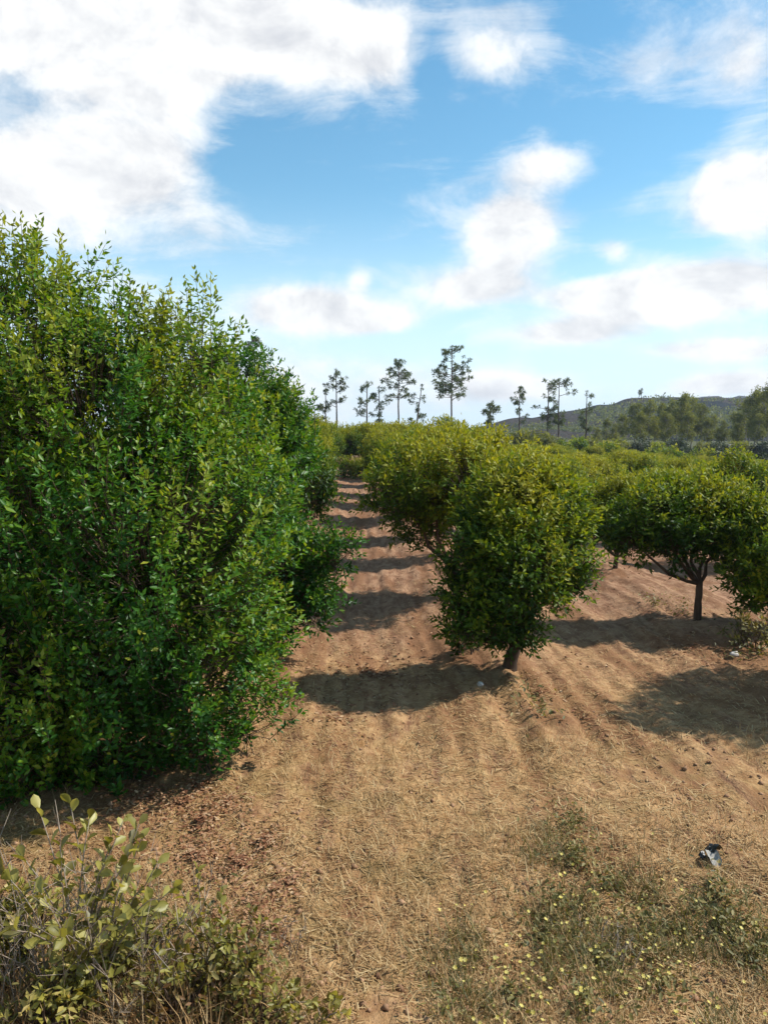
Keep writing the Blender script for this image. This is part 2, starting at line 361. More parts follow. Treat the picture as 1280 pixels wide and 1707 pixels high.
def tube_mesh(name, path, radii, mat, sides=8, seed=0, wob=.12):
    V, F, T = tube(path, radii, sides, seed, wob)
    return mesh_np(name, V, [F, T], [mat], smooth=True)
def curve_pts(p0, p1, n, sag, r, jit):
    t = np.linspace(0, 1, n)[:, None]; p = p0+(p1-p0)*t; p[:, 2] += sag*np.sin(t[:, 0]*math.pi)
    p[1:-1] += r.normal(0, jit, (n-2, 3)); return p

def crown_mesh(name, lobes, n_shoots, leaves, leafL, leafW, mat, seed, shoot=(.18, .34), up=.75, hi=False, center=None, gaps=12, fill=.15, tint_top=.35, flat=1.0, tips=(), clump=.5, tint0=.38):
    """lobes: (x,y,z,r) local; returns mesh with leafy shoots and their twigs"""
    r = np.random.default_rng(seed); Lb = np.array(lobes, float)
    w = Lb[:, 3]**2; w = w/w.sum(); m = int(n_shoots*2.2)
    li = r.choice(len(Lb), m, p=w); d = norm(r.normal(size=(m, 3)))
    rad = np.where(r.random(m) < fill, r.random(m)**.5*.8, .62+.42*r.random(m)**.7)
    P = Lb[li, :3]+d*(rad*Lb[li, 3])[:, None]*np.array([1, 1, flat])
    keep = np.ones(m, bool)
    for l in Lb:                                              # drop what lies deep inside another lobe
        q = np.linalg.norm(P-l[:3], axis=1)/l[3]; keep &= ~((q < .5) & (r.random(m) < .75))
    for _ in range(gaps):
        k = r.integers(m); keep &= ~((np.linalg.norm(P-P[k], axis=1) < r.uniform(.10, .24)*max(.6, Lb[:, 3].mean()*1.6)) & (r.random(m) < .85))
    P, d, li = P[keep][:n_shoots], d[keep][:n_shoots], li[keep][:n_shoots]
    zmin, zmax = P[:, 2].min(), P[:, 2].max()
    sd = norm(d*.75+np.array([0, 0, up])+r.normal(0, .28, d.shape)); sl = r.uniform(shoot[0], shoot[1], len(P))
    if len(tips):                                             # long upright shoots that break the outline
        tp = np.array(tips, float); P = np.vstack([P, tp[:, :3]]); sd = np.vstack([sd, norm(np.column_stack([r.normal(0, .1, (len(tp), 2)), np.ones(len(tp))]))])
        sl = np.concatenate([sl, tp[:, 3]]); d = np.vstack([d, np.tile([0, 0, 1.], (len(tp), 1))])
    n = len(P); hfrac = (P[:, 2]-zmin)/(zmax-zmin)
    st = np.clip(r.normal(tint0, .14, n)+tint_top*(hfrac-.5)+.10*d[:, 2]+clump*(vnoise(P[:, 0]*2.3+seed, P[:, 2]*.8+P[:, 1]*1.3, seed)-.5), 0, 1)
    nl = np.maximum(4, (leaves*sl/np.mean(shoot)).astype(int)); tot = nl.sum()
    si = np.repeat(np.arange(n), nl); k = np.arange(tot)-np.repeat(np.cumsum(nl)-nl, nl)
    t = (k+.6)/nl[si]; ang = k*2.39996+r.uniform(0, 6.28, n)[si]+r.normal(0, .25, tot)
    A = sd[si]; ref = np.where(np.abs(A[:, 2:3]) > .95, np.array([[1., 0, 0]]), np.array([[0, 0, 1.]]))
    B = norm(np.cross(A, ref)); C = np.cross(A, B)
    radial = B*np.cos(ang)[:, None]+C*np.sin(ang)[:, None]
    open_ = np.radians(70-42*t**2+r.normal(0, 10, tot))
    D = A*np.cos(open_)[:, None]+radial*np.sin(open_)[:, None]; D[:, 2] -= .12
    Pb = P[si]+A*(t*sl[si])[:, None]
    bend = r.normal(0, .02, (tot, 3)); Pb = Pb+bend
    U = norm(A+r.normal(0, .35, (tot, 3)))
    size = (.65+.5*np.sin(np.clip(t, 0, 1)*2.6))*r.uniform(.75, 1.2, tot)
    V, F = leaf_verts(Pb, D, U, leafL*size, leafW*size, hi)
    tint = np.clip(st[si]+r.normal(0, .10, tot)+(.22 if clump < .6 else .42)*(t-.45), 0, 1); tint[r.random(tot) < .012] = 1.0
    tint = np.repeat(tint, 2)
    # twigs: from each shoot's tip back towards the middle of its lobe
    Q0 = P-sd*.02-norm(d)*np.minimum(.35, .6*Lb[:, 3].mean())*r.uniform(.5, 1.0, n)[:, None]; Q0[:, 2] -= .08
    V2, F2 = prisms(np.vstack([Q0, P]), np.vstack([P, P+sd*sl[:, None]*.97]), np.concatenate([np.full(n, .004), np.full(n, .003)]), np.concatenate([np.full(n, .003), np.full(n, .0015)]), 3)
    nV = len(V); faces = [F, F2+nV]
    return mesh_np(name, np.vstack([V, V2]), faces, [mat, BARK], np.concatenate([tint, np.full(len(F2), .3)]), mat_idx=np.concatenate([np.zeros(len(F), int), np.ones(len(F2), int)]))

def make_tree(name, base, lobes, label, cat, group, seed, n_shoots, leaves, leafL, leafW, mat, fork=.45, trunk_r=.055, trunk_path=None, n_limbs=None, **kw):
    """base: world xyz. lobes: world xyzr"""
    base = np.array(base, float); lb = [(l[0]-base[0], l[1]-base[1], l[2]-base[2], l[3]) for l in lobes]
    r = np.random.default_rng(seed)
    t = thing(name, tuple(base), label, cat, group)
    tp = np.array(trunk_path, float)-base if trunk_path is not None else np.array([[0, 0, -.12], [.01, 0, fork*.4], [r.normal(0, .04), r.normal(0, .04), fork]])
    part('trunk', tube_mesh('trunk', curve_smooth(tp), np.linspace(trunk_r*1.25, trunk_r*.85, len(curve_smooth(tp))), BARK, 9, seed), t)
    top = tp[-1]
    big = sorted(lb, key=lambda l: -l[3])[:(n_limbs or 6)]
    for i, l in enumerate(big):
        e = np.array(l[:3])*1.0; e = e+(e-top)*.15
        pts = curve_pts(top-np.array([0, 0, .04]), e, 7, -.08*np.linalg.norm(e-top), r, .025*np.linalg.norm(e-top))
        part('branch', tube_mesh('branch', pts, np.linspace(trunk_r*.62, .008, 7), BARK, 6, seed+i), t)
    kw2 = dict(kw)
    if 'tips' in kw2: kw2['tips'] = [(a-base[0], b-base[1], c-base[2], s) for a, b, c, s in kw2['tips']]
    part('crown', crown_mesh('crown', lb, n_shoots, leaves, leafL, leafW, mat, seed+50, **kw2), t)
    return t
def curve_smooth(p, n=4):
    p = np.asarray(p, float); t = np.linspace(0, len(p)-1, (len(p)-1)*n+1)
    out = np.stack([np.interp(t, np.arange(len(p)), p[:, i]) for i in range(3)], 1)
    for _ in range(2): out[1:-1] = (out[:-2]+2*out[1:-1]+out[2:])/4
    return out
def px_lobes(lst, sc=1.0):
    out = []
    for px, py, d, rp in lst:
        p = at(px, py, d); out.append((*p, rp*d/FPX*sc))
    return out
def gz(x, y): return float(height(x, y))

# ------------------------------------------------------------------ left row
b0 = (-1.62, 5.85, gz(-1.62, 5.85))
near_l = px_lobes([(30,630,5.9,150),(150,710,5.6,175),(305,670,6.0,105),(60,900,5.4,230),(250,950,5.3,220),(355,850,5.8,115),(120,1130,5.35,205),(320,1130,5.4,140),(405,1205,5.6,62),
                   (-90,740,5.9,210),(-90,1050,5.6,230),(20,490,5.9,62),(80,550,5.9,78),(335,590,6.0,48),(200,600,5.9,60),(412,1060,5.7,72),(420,960,5.9,62),(200,830,6.6,260),(100,1000,6.7,260),(330,1210,5.5,95),(200,1250,5.3,95),(30,1270,5.1,105),(-70,1250,5.1,130),(110,1280,5.2,80)])
tips = [(*at(a, b, 5.85), s) for a, b, s in [(40,430,.30),(62,440,.22),(150,490,.30),(190,490,.24),(318,560,.40),(352,560,.44),(340,600,.3),(270,560,.2),(10,440,.2),(110,480,.2),(232,540,.24),(380,600,.2)]]
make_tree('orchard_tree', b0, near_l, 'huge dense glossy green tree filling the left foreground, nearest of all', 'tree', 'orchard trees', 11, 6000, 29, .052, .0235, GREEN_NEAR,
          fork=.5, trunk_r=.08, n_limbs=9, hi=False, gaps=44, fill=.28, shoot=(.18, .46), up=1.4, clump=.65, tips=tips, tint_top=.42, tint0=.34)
b1 = (-1.66, 8.7, gz(-1.66, 8.7))
sec_l = px_lobes([(420,760,8.8,90),(425,850,8.5,56),(460,960,8.3,75),(520,935,8.2,34),(460,740,8.8,42),(390,660,8.9,62),(510,1000,8.2,40),(395,880,8.6,100),(470,700,8.9,35),(556,930,8.1,26),(400,1010,8.5,75),(532,1012,8.2,24),(430,1060,8.3,50)])
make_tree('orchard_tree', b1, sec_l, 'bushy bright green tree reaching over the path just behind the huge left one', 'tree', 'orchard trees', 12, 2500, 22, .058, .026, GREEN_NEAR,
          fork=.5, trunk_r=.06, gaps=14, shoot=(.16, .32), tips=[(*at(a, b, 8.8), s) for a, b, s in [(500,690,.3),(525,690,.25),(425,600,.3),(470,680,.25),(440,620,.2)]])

# ------------------------------------------------------------------ the three unique trees on the right
g2 = at(846, 1132, 7.6); c_base = (g2[0], 7.6, gz(g2[0], 7.6))
cen_l = px_lobes([(850,870,7.7,66),(908,870,7.9,60),(800,945,7.5,44),(865,950,7.4,62),(925,930,7.6,44),(790,1005,7.45,36),(850,1025,7.4,38),(955,945,7.7,26),(880,815,7.9,38),(820,1055,7.35,28),(785,1045,7.3,24),(905,990,7.5,32),(945,980,7.6,20),(830,905,7.6,50),(855,1065,7.35,20)])
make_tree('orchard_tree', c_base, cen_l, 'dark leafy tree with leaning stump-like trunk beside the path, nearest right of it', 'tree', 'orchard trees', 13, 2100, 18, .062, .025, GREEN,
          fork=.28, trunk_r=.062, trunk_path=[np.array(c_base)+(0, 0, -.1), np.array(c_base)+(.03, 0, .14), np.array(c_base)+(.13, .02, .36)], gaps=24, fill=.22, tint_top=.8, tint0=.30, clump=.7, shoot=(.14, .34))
g3 = at(1161, 1046, 9.6); t_base = (g3[0], 9.6, gz(g3[0], 9.6))
tb_l = px_lobes([(1085,870,9.6,46),(1150,865,9.8,54),(1210,870,9.9,50),(1050,895,9.5,28),(1120,905,9.5,30),(1180,905,9.6,26),(1100,840,9.9,32),(1180,838,10,32)])
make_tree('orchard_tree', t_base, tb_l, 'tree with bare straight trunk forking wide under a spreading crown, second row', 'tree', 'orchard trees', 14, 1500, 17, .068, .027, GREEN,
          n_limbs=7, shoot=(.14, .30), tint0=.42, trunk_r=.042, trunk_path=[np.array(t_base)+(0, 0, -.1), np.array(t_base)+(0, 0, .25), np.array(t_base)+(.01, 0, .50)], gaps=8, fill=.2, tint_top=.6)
g4 = at(1278, 1052, 9.3); r_base = (g4[0]+.05, 9.3, gz(g4[0], 9.3))
rb_l = px_lobes([(1275,915,9.3,52),(1330,895,9.4,62),(1262,955,9.2,42),(1300,960,9.2,52),(1255,1000,9.2,22),(1370,930,9.4,60)])
make_tree('orchard_tree', r_base, rb_l, 'dark low-hanging tree cut by the right edge of the photo', 'tree', 'orchard trees', 15, 1200, 17, .068, .027, GREEN,
          trunk_r=.05, gaps=6, fill=.3, tint_top=.6)

# ------------------------------------------------------------------ orchard prototypes and rows
ORD_TENS = ['twenty-third', 'twenty-fourth', 'twenty-fifth', 'twenty-sixth', 'twenty-seventh', 'twenty-eighth', 'twenty-ninth', 'thirtieth', 'thirty-first', 'thirty-second']
ORD = ['first', 'second', 'third', 'fourth', 'fifth', 'sixth', 'seventh', 'eighth', 'ninth', 'tenth', 'eleventh', 'twelfth', 'thirteenth', 'fourteenth', 'fifteenth', 'sixteenth', 'seventeenth', 'eighteenth', 'nineteenth', 'twentieth', 'twenty-first', 'twenty-second'] + ORD_TENS
protos = []
for s in range(5):
    r = np.random.default_rng(100+s); lob = []
    for k in range(9):
        a = k*2*math.pi/6.2+r.normal(0, .3); rr = r.uniform(.30, .88) if k < 7 else r.uniform(0, .25)
        lob.append((math.cos(a)*rr, math.sin(a)*rr, r.uniform(1.0, 1.62) if k < 7 else r.uniform(1.35, 1.75), r.uniform(.28, .52)))
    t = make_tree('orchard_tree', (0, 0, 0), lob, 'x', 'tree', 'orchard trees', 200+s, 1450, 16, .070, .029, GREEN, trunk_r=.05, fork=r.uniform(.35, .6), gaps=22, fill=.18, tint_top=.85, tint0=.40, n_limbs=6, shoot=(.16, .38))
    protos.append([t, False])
rr = random.Random(5); n_orch = 0
def place(x, y, label, sc, pi, shape=None):
    global n_orch
    src, used = protos[pi]
    o = src if not used else copy_tree(src)
    protos[pi][1] = True
    o.location = (x, y, gz(x, y)-(.02 if k_row not in (-1, 0) else .22)); o.rotation_euler = (0, 0, rr.uniform(0, 6.28))
    o.scale = shape or (sc*rr.uniform(.95, 1.1), sc*rr.uniform(.95, 1.1), sc*rr.uniform(.92, 1.1)*(1.38 if k_row == -1 else 1.2 if k_row == 0 else 1.0))
    o['label'] = label; n_orch += 1
k_row = 9
rows = [(-1, 12.3), (0, 11.4), (1, 13.2), (2, 15.5)] + [(k, 16+2.4*(k-2)) for k in range(3, 13)]
row_names = {-1: 'row left of the path', 0: 'row bordering the path on the right'}
for k, y0 in rows:
    k_row = k; x0 = ROW0+ROW_GAP*k+(-.12 if k == -1 else 0); y = y0; idx = (2 if k == -1 else 1 if k in (0, 1) else 0)
    if k == 1: idx = 1
    yend = {-1: 38, 0: 58}.get(k, 66)
    while y < yend:
        x = x0+ROW_K*y+rr.uniform(-.12, .12); yy = y+rr.uniform(-.25, .25)
        vis = x < .496*yy*1.0+1.4 and x > -.52*yy-1.5
        if vis:
            sc = rr.uniform(.74, .94)*(1.12 if k == -1 else 1.15 if k == 0 else 1.0)
            nm = row_names.get(k, ORD[k]+' row right of the path')
            place(x, yy, f'{"yellow-green" if rr.random()<.6 else "mid green"} orchard tree, {ORD[idx]} one back in the {nm}', sc, rr.randrange(5))
        idx += 1; y += 3.7
k_row = 9
# row closing the end of the path
for i in range(6):
    place(-4.6+1.25*i, 41+rr.uniform(-.5, .5), f'dark green tree closing the far end of the path, {ORD[i]} from the left', 1.25, rr.randrange(5))
# trees of the second row standing outside the frame whose shade falls into it
place(4.6, 7.0, 'tree beyond the right edge whose shade falls across the bare soil', .88, 1)
print('orchard', n_orch)

# ------------------------------------------------------------------ pines on the skyline
def make_pine(px, top, foot, d, width_px, crown_frac, label, seed, lean=0.0, conical=True, n_br=22):
    r = np.random.default_rng(seed); b = at(px, foot, d); tpt = at(px, top, d)
    z0 = gz(b[0], d); base = np.array([b[0], d, z0]); H = tpt[2]-z0; Wd = width_px*d/FPX/2
    t = thing('pine_tree', tuple(base), label, 'pine', 'pines on the skyline')
    path = np.array([[lean*H*(k/6)**2+r.normal(0, .03), r.normal(0, .05), H*k/6-(.3 if k == 0 else 0)] for k in range(7)])
    part('trunk', tube_mesh('trunk', path, np.linspace(.14, .04, 7), PINE_BARK, 7, seed), t)
    P0, P1, ends = [], [], []
    for i in range(int(n_br*1.3)):
        f = r.random()**.8; z = H*(1-crown_frac*f)*.985
        ax = np.array([np.interp(z, path[:, 2], path[:, 0]), 0, z])
        prof = (.30+.80*f**.6 if conical else .45+.6*math.sin(math.pi*min(1, f+.1)))*(1.0 if f < .75 else .75)
        a = r.uniform(0, 6.28); ln = Wd*prof*r.uniform(.55, 1.1)
        e = ax+np.array([math.cos(a)*ln, math.sin(a)*ln, ln*r.uniform(.05, .55)])
        P0.append(ax); P1.append(e); ends += [(e, .34+.14*r.random()), (ax+(e-ax)*.66+r.normal(0, .14, 3), .32), (ax+(e-ax)*.85+r.normal(0, .28, 3), .28)]
    ends.append((np.array([path[-1][0], 0, H-.1]), .3)); ends.append((np.array([path[-1][0], 0, H-.55]), .32))
    Pb, D, sz = [], [], []
    for e, s in ends:
        k = 26; dd = norm(r.normal(size=(k, 3))+np.array([0, 0, .5])); Pb.append(e+dd*.05); D.append(dd); sz.append(np.full(k, s)*r.uniform(.7, 1.2, k))
    Pb, D, sz = np.vstack(Pb), np.vstack(D), np.concatenate(sz)
    V, F = leaf_verts(Pb, D, norm(r.normal(size=D.shape)), sz, sz*.20)
    V2, F2 = prisms(np.array(P0), np.array(P1), np.full(len(P0), .04), np.full(len(P0), .015), 4)
    me = mesh_np('crown', np.vstack([V, V2]), [F, F2+len(V)], [PINE, PINE_BARK], np.concatenate([np.clip(np.repeat(r.normal(.45, .25, len(Pb)), 2), 0, 1), np.full(len(F2), .5)]), mat_idx=np.concatenate([np.zeros(len(F), int), np.ones(len(F2), int)]))
    part('crown', me, t); return t
make_pine(752, 577, 712, 92, 72, .52, 'tallest pine on the skyline, broad conical crown, above the centre of the orchard', 1, n_br=40)
make_pine(664, 602, 712, 98, 56, .42, 'slender pine with rounded tuft crown on bare trunk, left of the tallest pine', 2, n_br=24)
make_pine(694, 642, 712, 102, 32, .8, 'short narrow pine leaning right, between the two tallest skyline pines', 3, lean=.08, conical=False, n_br=12)
make_pine(612, 637, 712, 96, 36, .75, 'bushy short pine, left one of a close pair on the skyline', 4, conical=False, n_br=14)
make_pine(632, 645, 712, 97, 32, .7, 'bushy short pine, right one of a close pair on the skyline', 5, conical=False, n_br=14)
make_pine(561, 616, 712, 95, 38, .45, 'thin pine with sparse top, standing alone over the end of the path', 6, n_br=11)
make_pine(543, 650, 712, 96, 20, .5, 'small dark pine partly behind the left row, beside the sparse one', 7, n_br=7)
make_pine(478, 620, 712, 90, 28, .5, 'pine tip peeping just above the left row of trees', 8, n_br=12)
make_pine(424, 563, 712, 80, 60, .75, 'grey-green pine top rising behind the huge left tree', 9, n_br=24)
make_pine(865, 645, 712, 105, 36, .62, 'small sparse pine at the left foot of the hill', 10, n_br=11)
make_pine(912, 642, 715, 100, 48, .62, 'left of two joined round-headed pines in front of the hill slope', 11, conical=False, n_br=14)
make_pine(930, 633, 715, 101, 60, .60, 'right of two joined round-headed pines in front of the hill slope', 12, conical=False, n_br=18)
make_pine(976, 652, 715, 104, 34, .62, 'short pine where the hill slope begins to rise', 13, conical=False, n_br=10)
make_pine(815, 674, 712, 80, 28, .35, 'tiny flat-topped pine just above the orchard crowns', 14, conical=False, n_br=9)
make_pine(1066, 650, 730, 150, 16, .6, 'lone pine spike on the hill crest above the dark bush', 15, n_br=10)

# ------------------------------------------------------------------ thin-trunked wood in front of the hill
def make_wood_tree(seed):
    r = np.random.default_rng(seed); H = 8.0
    t = thing('woodland_tree', (0, 0, 0), 'x', 'tree', 'thin trees of the wood before the hill')
    path = np.array([[r.normal(0, .12)*k/3, r.normal(0, .1), H*.85*k/7-(.3 if k == 0 else 0)] for k in range(8)])
    part('trunk', tube_mesh('trunk', path, np.linspace(.13, .03, 8), PALE_BARK, 7, seed), t)
    P0, P1, Pb, D, sz = [], [], [], [], []
    for i in range(26):
        f = r.random(); z = H*(.38+.6*f); ln = (1.5-.9*f)*r.uniform(.4, 1); a = r.uniform(0, 6.28)
        ax = np.array([0, 0, min(z, H*.82)]); e = ax+np.array([math.cos(a)*ln, math.sin(a)*ln, ln*.6+max(0, z-H*.82)])
        P0.append(ax); P1.append(e)
        for _ in range(3):
            k = 46; c = e+r.normal(0, .25, 3); Pb.append(c+r.normal(0, .22, (k, 3))); D.append(norm(r.normal(size=(k, 3))+np.array([0, 0, -.3]))); sz.append(r.uniform(.16, .34, k))
    Pb, D, sz = np.vstack(Pb), np.vstack(D), np.concatenate(sz)
    V, F = leaf_verts(Pb, D, norm(r.normal(size=D.shape)), sz, sz*.35)
    V2, F2 = prisms(np.array(P0), np.array(P1), np.full(len(P0), .045), np.full(len(P0), .015), 4)
    part('crown', mesh_np('crown', np.vstack([V, V2]), [F, F2+len(V)], [WOOD_LEAF, PALE_BARK], np.concatenate([np.clip(np.repeat(r.normal(.5, .25, len(Pb)), 2), 0, 1), np.full(len(F2), .5)]), mat_idx=np.concatenate([np.zeros(len(F), int), np.ones(len(F2), int)])), t)
    return t
wp = [[make_wood_tree(300+i), False] for i in range(4)]
wood = [(1010, 700, 132), (1036, 690, 128), (1056, 672, 125), (1080, 668, 118), (1098, 672, 130), (1116, 668, 122), (1134, 656, 116), (1150, 664, 126), (1168, 672, 120), (1188, 692, 134), (1206, 700, 128), (1222, 690, 138), (1240, 668, 122), (1256, 656, 116), (1270, 648, 112), (1284, 640, 108), (1108, 690, 112), (1145, 690, 110), (1178, 700, 114), (1262, 690, 106), (1022, 706, 120), (1066, 690, 114), (1090, 694, 124), (1126, 684, 128), (1160, 690, 132), (1198, 712, 112), (1230, 705, 110), (1246, 690, 128), (1278, 668, 120), (995, 712, 126)]
for i, (px, top, d) in enumerate(sorted(wood)):
    src, used = wp[i % 4]; o = src if not used else copy_tree(src); wp[i % 4][1] = True
    b = at(px, 740, d); x = b[0]; z = gz(x, d); H = at(px, top, d)[2]-z
    o.location = (x, d, z-.05); s = H/8.0; o.scale = (s*rr.uniform(.85, 1.15), s*rr.uniform(.85, 1.15), s); o.rotation_euler = (0, 0, rr.uniform(0, 6.28))
    o['label'] = f'thin pale-trunked tree in the wood before the hill, {ORD[i]} from the left'

# ------------------------------------------------------------------ bushes at the field edge
def make_bush(x, y, r0, h, label, seed, mat, n=260, leaf=.2, name='field_bush', group='bushes at the field edge'):
    r = np.random.default_rng(seed); z = gz(x, y)
    t = thing(name, (x, y, z), label, 'bush', group)
    lob = [(r.normal(0, .4)*r0, r.normal(0, .4)*r0, h*r.uniform(.35, .7), r0*r.uniform(.4, .6)) for _ in range(6)]
    for i in range(3):
        e = np.array(lob[i][:3]); part('stem', tube_mesh('stem', curve_pts(np.array([r.normal(0, .05), r.normal(0, .05), -.1]), e, 5, 0, r, .03), np.linspace(.04, .01, 5)*max(.4, r0), BARK, 5, seed+i), t)
    part('foliage', crown_mesh('foliage', lob, n, 9, leaf, leaf*.42, mat, seed+3, shoot=(r0*.15, r0*.35), gaps=3, fill=.3), t); return t
p = at(1067, 738, 84); make_bush(p[0], 84, 1.5, 2.3, 'nearly black round bush at the orchard edge below the hill', 401, DARK_LEAF, 420, .22)
edge = [(870, 722, 80, WOOD_LEAF, 'dull green'), (905, 728, 78, WOOD_LEAF, 'dull green'), (960, 735, 76, GREEN, 'bright green'), (1010, 742, 76, GREEN, 'bright green'), (1110, 752, 74, GREEN, 'bright green'), (1150, 752, 78, DARK_LEAF, 'dark green'), (1185, 758, 74, GREEN, 'bright green'), (1215, 760, 72, DARK_LEAF, 'dark green'), (1250, 762, 70, GREEN, 'bright green'), (1285, 762, 70, DARK_LEAF, 'dark green'), (985, 738, 86, WOOD_LEAF, 'dull green'), (1035, 742, 88, WOOD_LEAF, 'dull green'), (1090, 746, 92, WOOD_LEAF, 'dull green'), (1130, 746, 94, DARK_LEAF, 'dark green'), (1168, 748, 92, WOOD_LEAF, 'dull green'), (1196, 756, 90, DARK_LEAF, 'dark green'), (1246, 756, 94, WOOD_LEAF, 'dull green'), (1270, 752, 92, DARK_LEAF, 'dark green')]
edge.sort(key=lambda e: e[0])
for i, (px, top, d, mt, cn) in enumerate(edge):
    q = at(px, top, d); x = q[0]; h = max(1.2, q[2]-gz(x, d)); make_bush(x, d, 1.6, h*1.1, f'{cn} bush along the far orchard edge, {ORD[i]} from the left', 410+i, mt, 330, .28)
low = [(575, 706, 72), (600, 708, 70), (640, 704, 74), (735, 665, 84), (765, 680, 80), (700, 702, 72), (790, 695, 72)]
for i, (px, top, d) in enumerate(low):
    q = at(px, top, d); x = q[0]; h = q[2]-gz(x, d); make_bush(x, d, 1.2, h*.95, f'green bush under the skyline pines, {ORD[i]} from the left', 440+i, GREEN, 280, .2)

def hill_scrub():
    r = np.random.default_rng(90); hill = bpy.data.objects['hill'].data; co = np.empty(len(hill.vertices)*3, np.float32); hill.vertices.foreach_get('co', co); co = co.reshape(-1, 26, 3)
    m_ = 4200; i = r.integers(5, 120, m_); j = r.integers(4, 19, m_); f = r.random((m_, 2)); A = co[i, j]*(1-f[:, :1])+co[i+1, j]*f[:, :1]; B = co[i, j+1]*(1-f[:, :1])+co[i+1, j+1]*f[:, :1]; C = A*(1-f[:, 1:])+B*f[:, 1:]
    keep = vnoise(C[:, 0]*.035, C[:, 1]*.035, 91) > .40; C = C[keep]; n = len(C); k = 12
    s = r.uniform(.6, 2.0, n); P = np.repeat(C, k, 0)+norm(r.normal(size=(n*k, 3)))*np.repeat(s, k)[:, None]*np.array([1, 1, .8])+np.array([0, 0, .8]); D = norm(r.normal(size=(n*k, 3))); ln = np.repeat(s, k)*r.uniform(.5, .9, n*k)
    V, F = leaf_verts(P, D, norm(r.normal(size=D.shape)), ln, ln*.6)
    link('hill_scrub', mesh_np('hill_scrub', V, [F], [WOOD_LEAF], np.clip(np.repeat(r.normal(.2, .2, n*k), 2), 0, 1)), kind='stuff')
hill_scrub()
for i, (x_, y_) in enumerate([(-3.0, 39.2), (-2.0, 38.6), (-1.2, 39.0), (-.3, 38.7)]):
    make_bush(x_, y_, .65, 1.0, f'low bush blocking the far end of the path, {ORD[i]} from the left', 460+i, GREEN, 240, .1)
# ------------------------------------------------------------------ little white house between the thin trees
def box_mesh(name, a, b, mat, bev=0.0):
    x0, y0, z0 = a; x1, y1, z1 = b
    V = np.array([[x0,y0,z0],[x1,y0,z0],[x1,y1,z0],[x0,y1,z0],[x0,y0,z1],[x1,y0,z1],[x1,y1,z1],[x0,y1,z1]], float)
    F = np.array([[0,3,2,1],[4,5,6,7],[0,1,5,4],[1,2,6,5],[2,3,7,6],[3,0,4,7]])
    return mesh_np(name, V, [F], [mat])
WHITE = simple_mat('whitewash', (0.80, 0.79, 0.75), (0.70, 0.68, 0.63), 3, .9)
TILE = simple_mat('roof_tile', (0.34, 0.30, 0.26), (0.24, 0.21, 0.18), 6, .9)
GREYWOOD = simple_mat('grey_wood', (0.22, 0.19, 0.16), (0.13, 0.11, 0.09), 6, .9)
q = at(1226, 752, 103); hx, hz = q[0], gz(q[0], 103)
hs_ = thing('farm_shed', (hx, 103, hz), 'tiny whitewashed shed glimpsed between the thin trees at far right', 'shed', sc=.6)
part('wall', box_mesh('wall', (-1.3, 0, -.2), (1.3, 3, 2.0), WHITE), hs_)
V = np.array([[-1.5,-.25,1.98],[1.5,-.25,1.98],[1.5,1.5,2.7],[-1.5,1.5,2.7],[-1.5,3.25,1.98],[1.5,3.25,1.98]], float)
part('roof', mesh_np('roof', V, [np.array([[0,1,2,3],[3,2,5,4]]), np.array([[0,3,4],[1,5,2]])], [TILE]), hs_)
part('door', box_mesh('door', (.3, -.05, 0), (1.0, -.004, 1.7), GREYWOOD), hs_)
part('window', box_mesh('window', (-.8, -.04, .9), (-.3, -.004, 1.4), GREYWOOD), hs_)

# ------------------------------------------------------------------ ground litter: straw, clods, dead leaves, weeds, flowers
def gpt(px, py):
    """where the line of sight through a photo point meets the ground"""
    r = ray(px, py); d = 3.0
    for _ in range(30):
        z = gz(r[0]*d/r[1], d); d = max(.5, (z-CAM_H)/r[2]*r[1])
    return np.array([r[0]*d/r[1], d])
def gfull(x, y): return height(x, y)+ground_fine(x, y)
def blades(name, X, Y, ln, wd, elev, tint, mat, label_kind='stuff', az=None, lift=.004):
    n = len(X); r = np.random.default_rng(len(name)+n)
    a = r.uniform(0, 6.28, n) if az is None else az
    D = np.stack([np.cos(a)*np.cos(elev), np.sin(a)*np.cos(elev), np.sin(elev)], 1); S = np.stack([-np.sin(a), np.cos(a), np.zeros(n)], 1)
    P = np.stack([X, Y, gfull(X, Y)+lift], 1)
    mid = P+D*(ln*.55)[:, None]; droop = D.copy(); droop[:, 2] -= .5*np.abs(np.sin(elev)); tip = mid+norm(droop)*(ln*.45)[:, None]
    V = np.concatenate([P[:, None]-S[:, None]*(wd/2)[:, None, None], P[:, None]+S[:, None]*(wd/2)[:, None, None], (mid+S*(wd*.4)[:, None])[:, None], (mid-S*(wd*.4)[:, None])[:, None], tip[:, None]], 1).reshape(-1, 3)
    i = np.arange(n)*5; Q = np.stack([i, i+1, i+2, i+3], 1); T = np.stack([i+3, i+2, i+4], 1)
    return link(name, mesh_np(name, V, [Q, T], [mat], np.concatenate([tint, tint])), kind='stuff')
def scatter(n, y0, y1, seed, power=1.0):
    r = np.random.default_rng(seed); y = y0*(y1/y0)**(r.random(n)**power); x = (r.random(n)*2-1)*(y*.53+.25); return x, y, r
# straw lying over the mown soil
x, y, r = scatter(62000, 2.5, 13, 61)
keep = (vnoise(x*1.3, y*1.1, 71)*.6+vnoise(x*4, y*3, 72)*.4) > .30+.25*sstep(7, 12, y)*1
x, y = x[keep], y[keep]; n = len(x)
blades('straw', x, y, r.uniform(.03, .11, n), r.uniform(.003, .007, n), np.abs(r.normal(.05, .16, n)), np.clip(r.normal(.5, .25, n), 0, 1), STRAW)
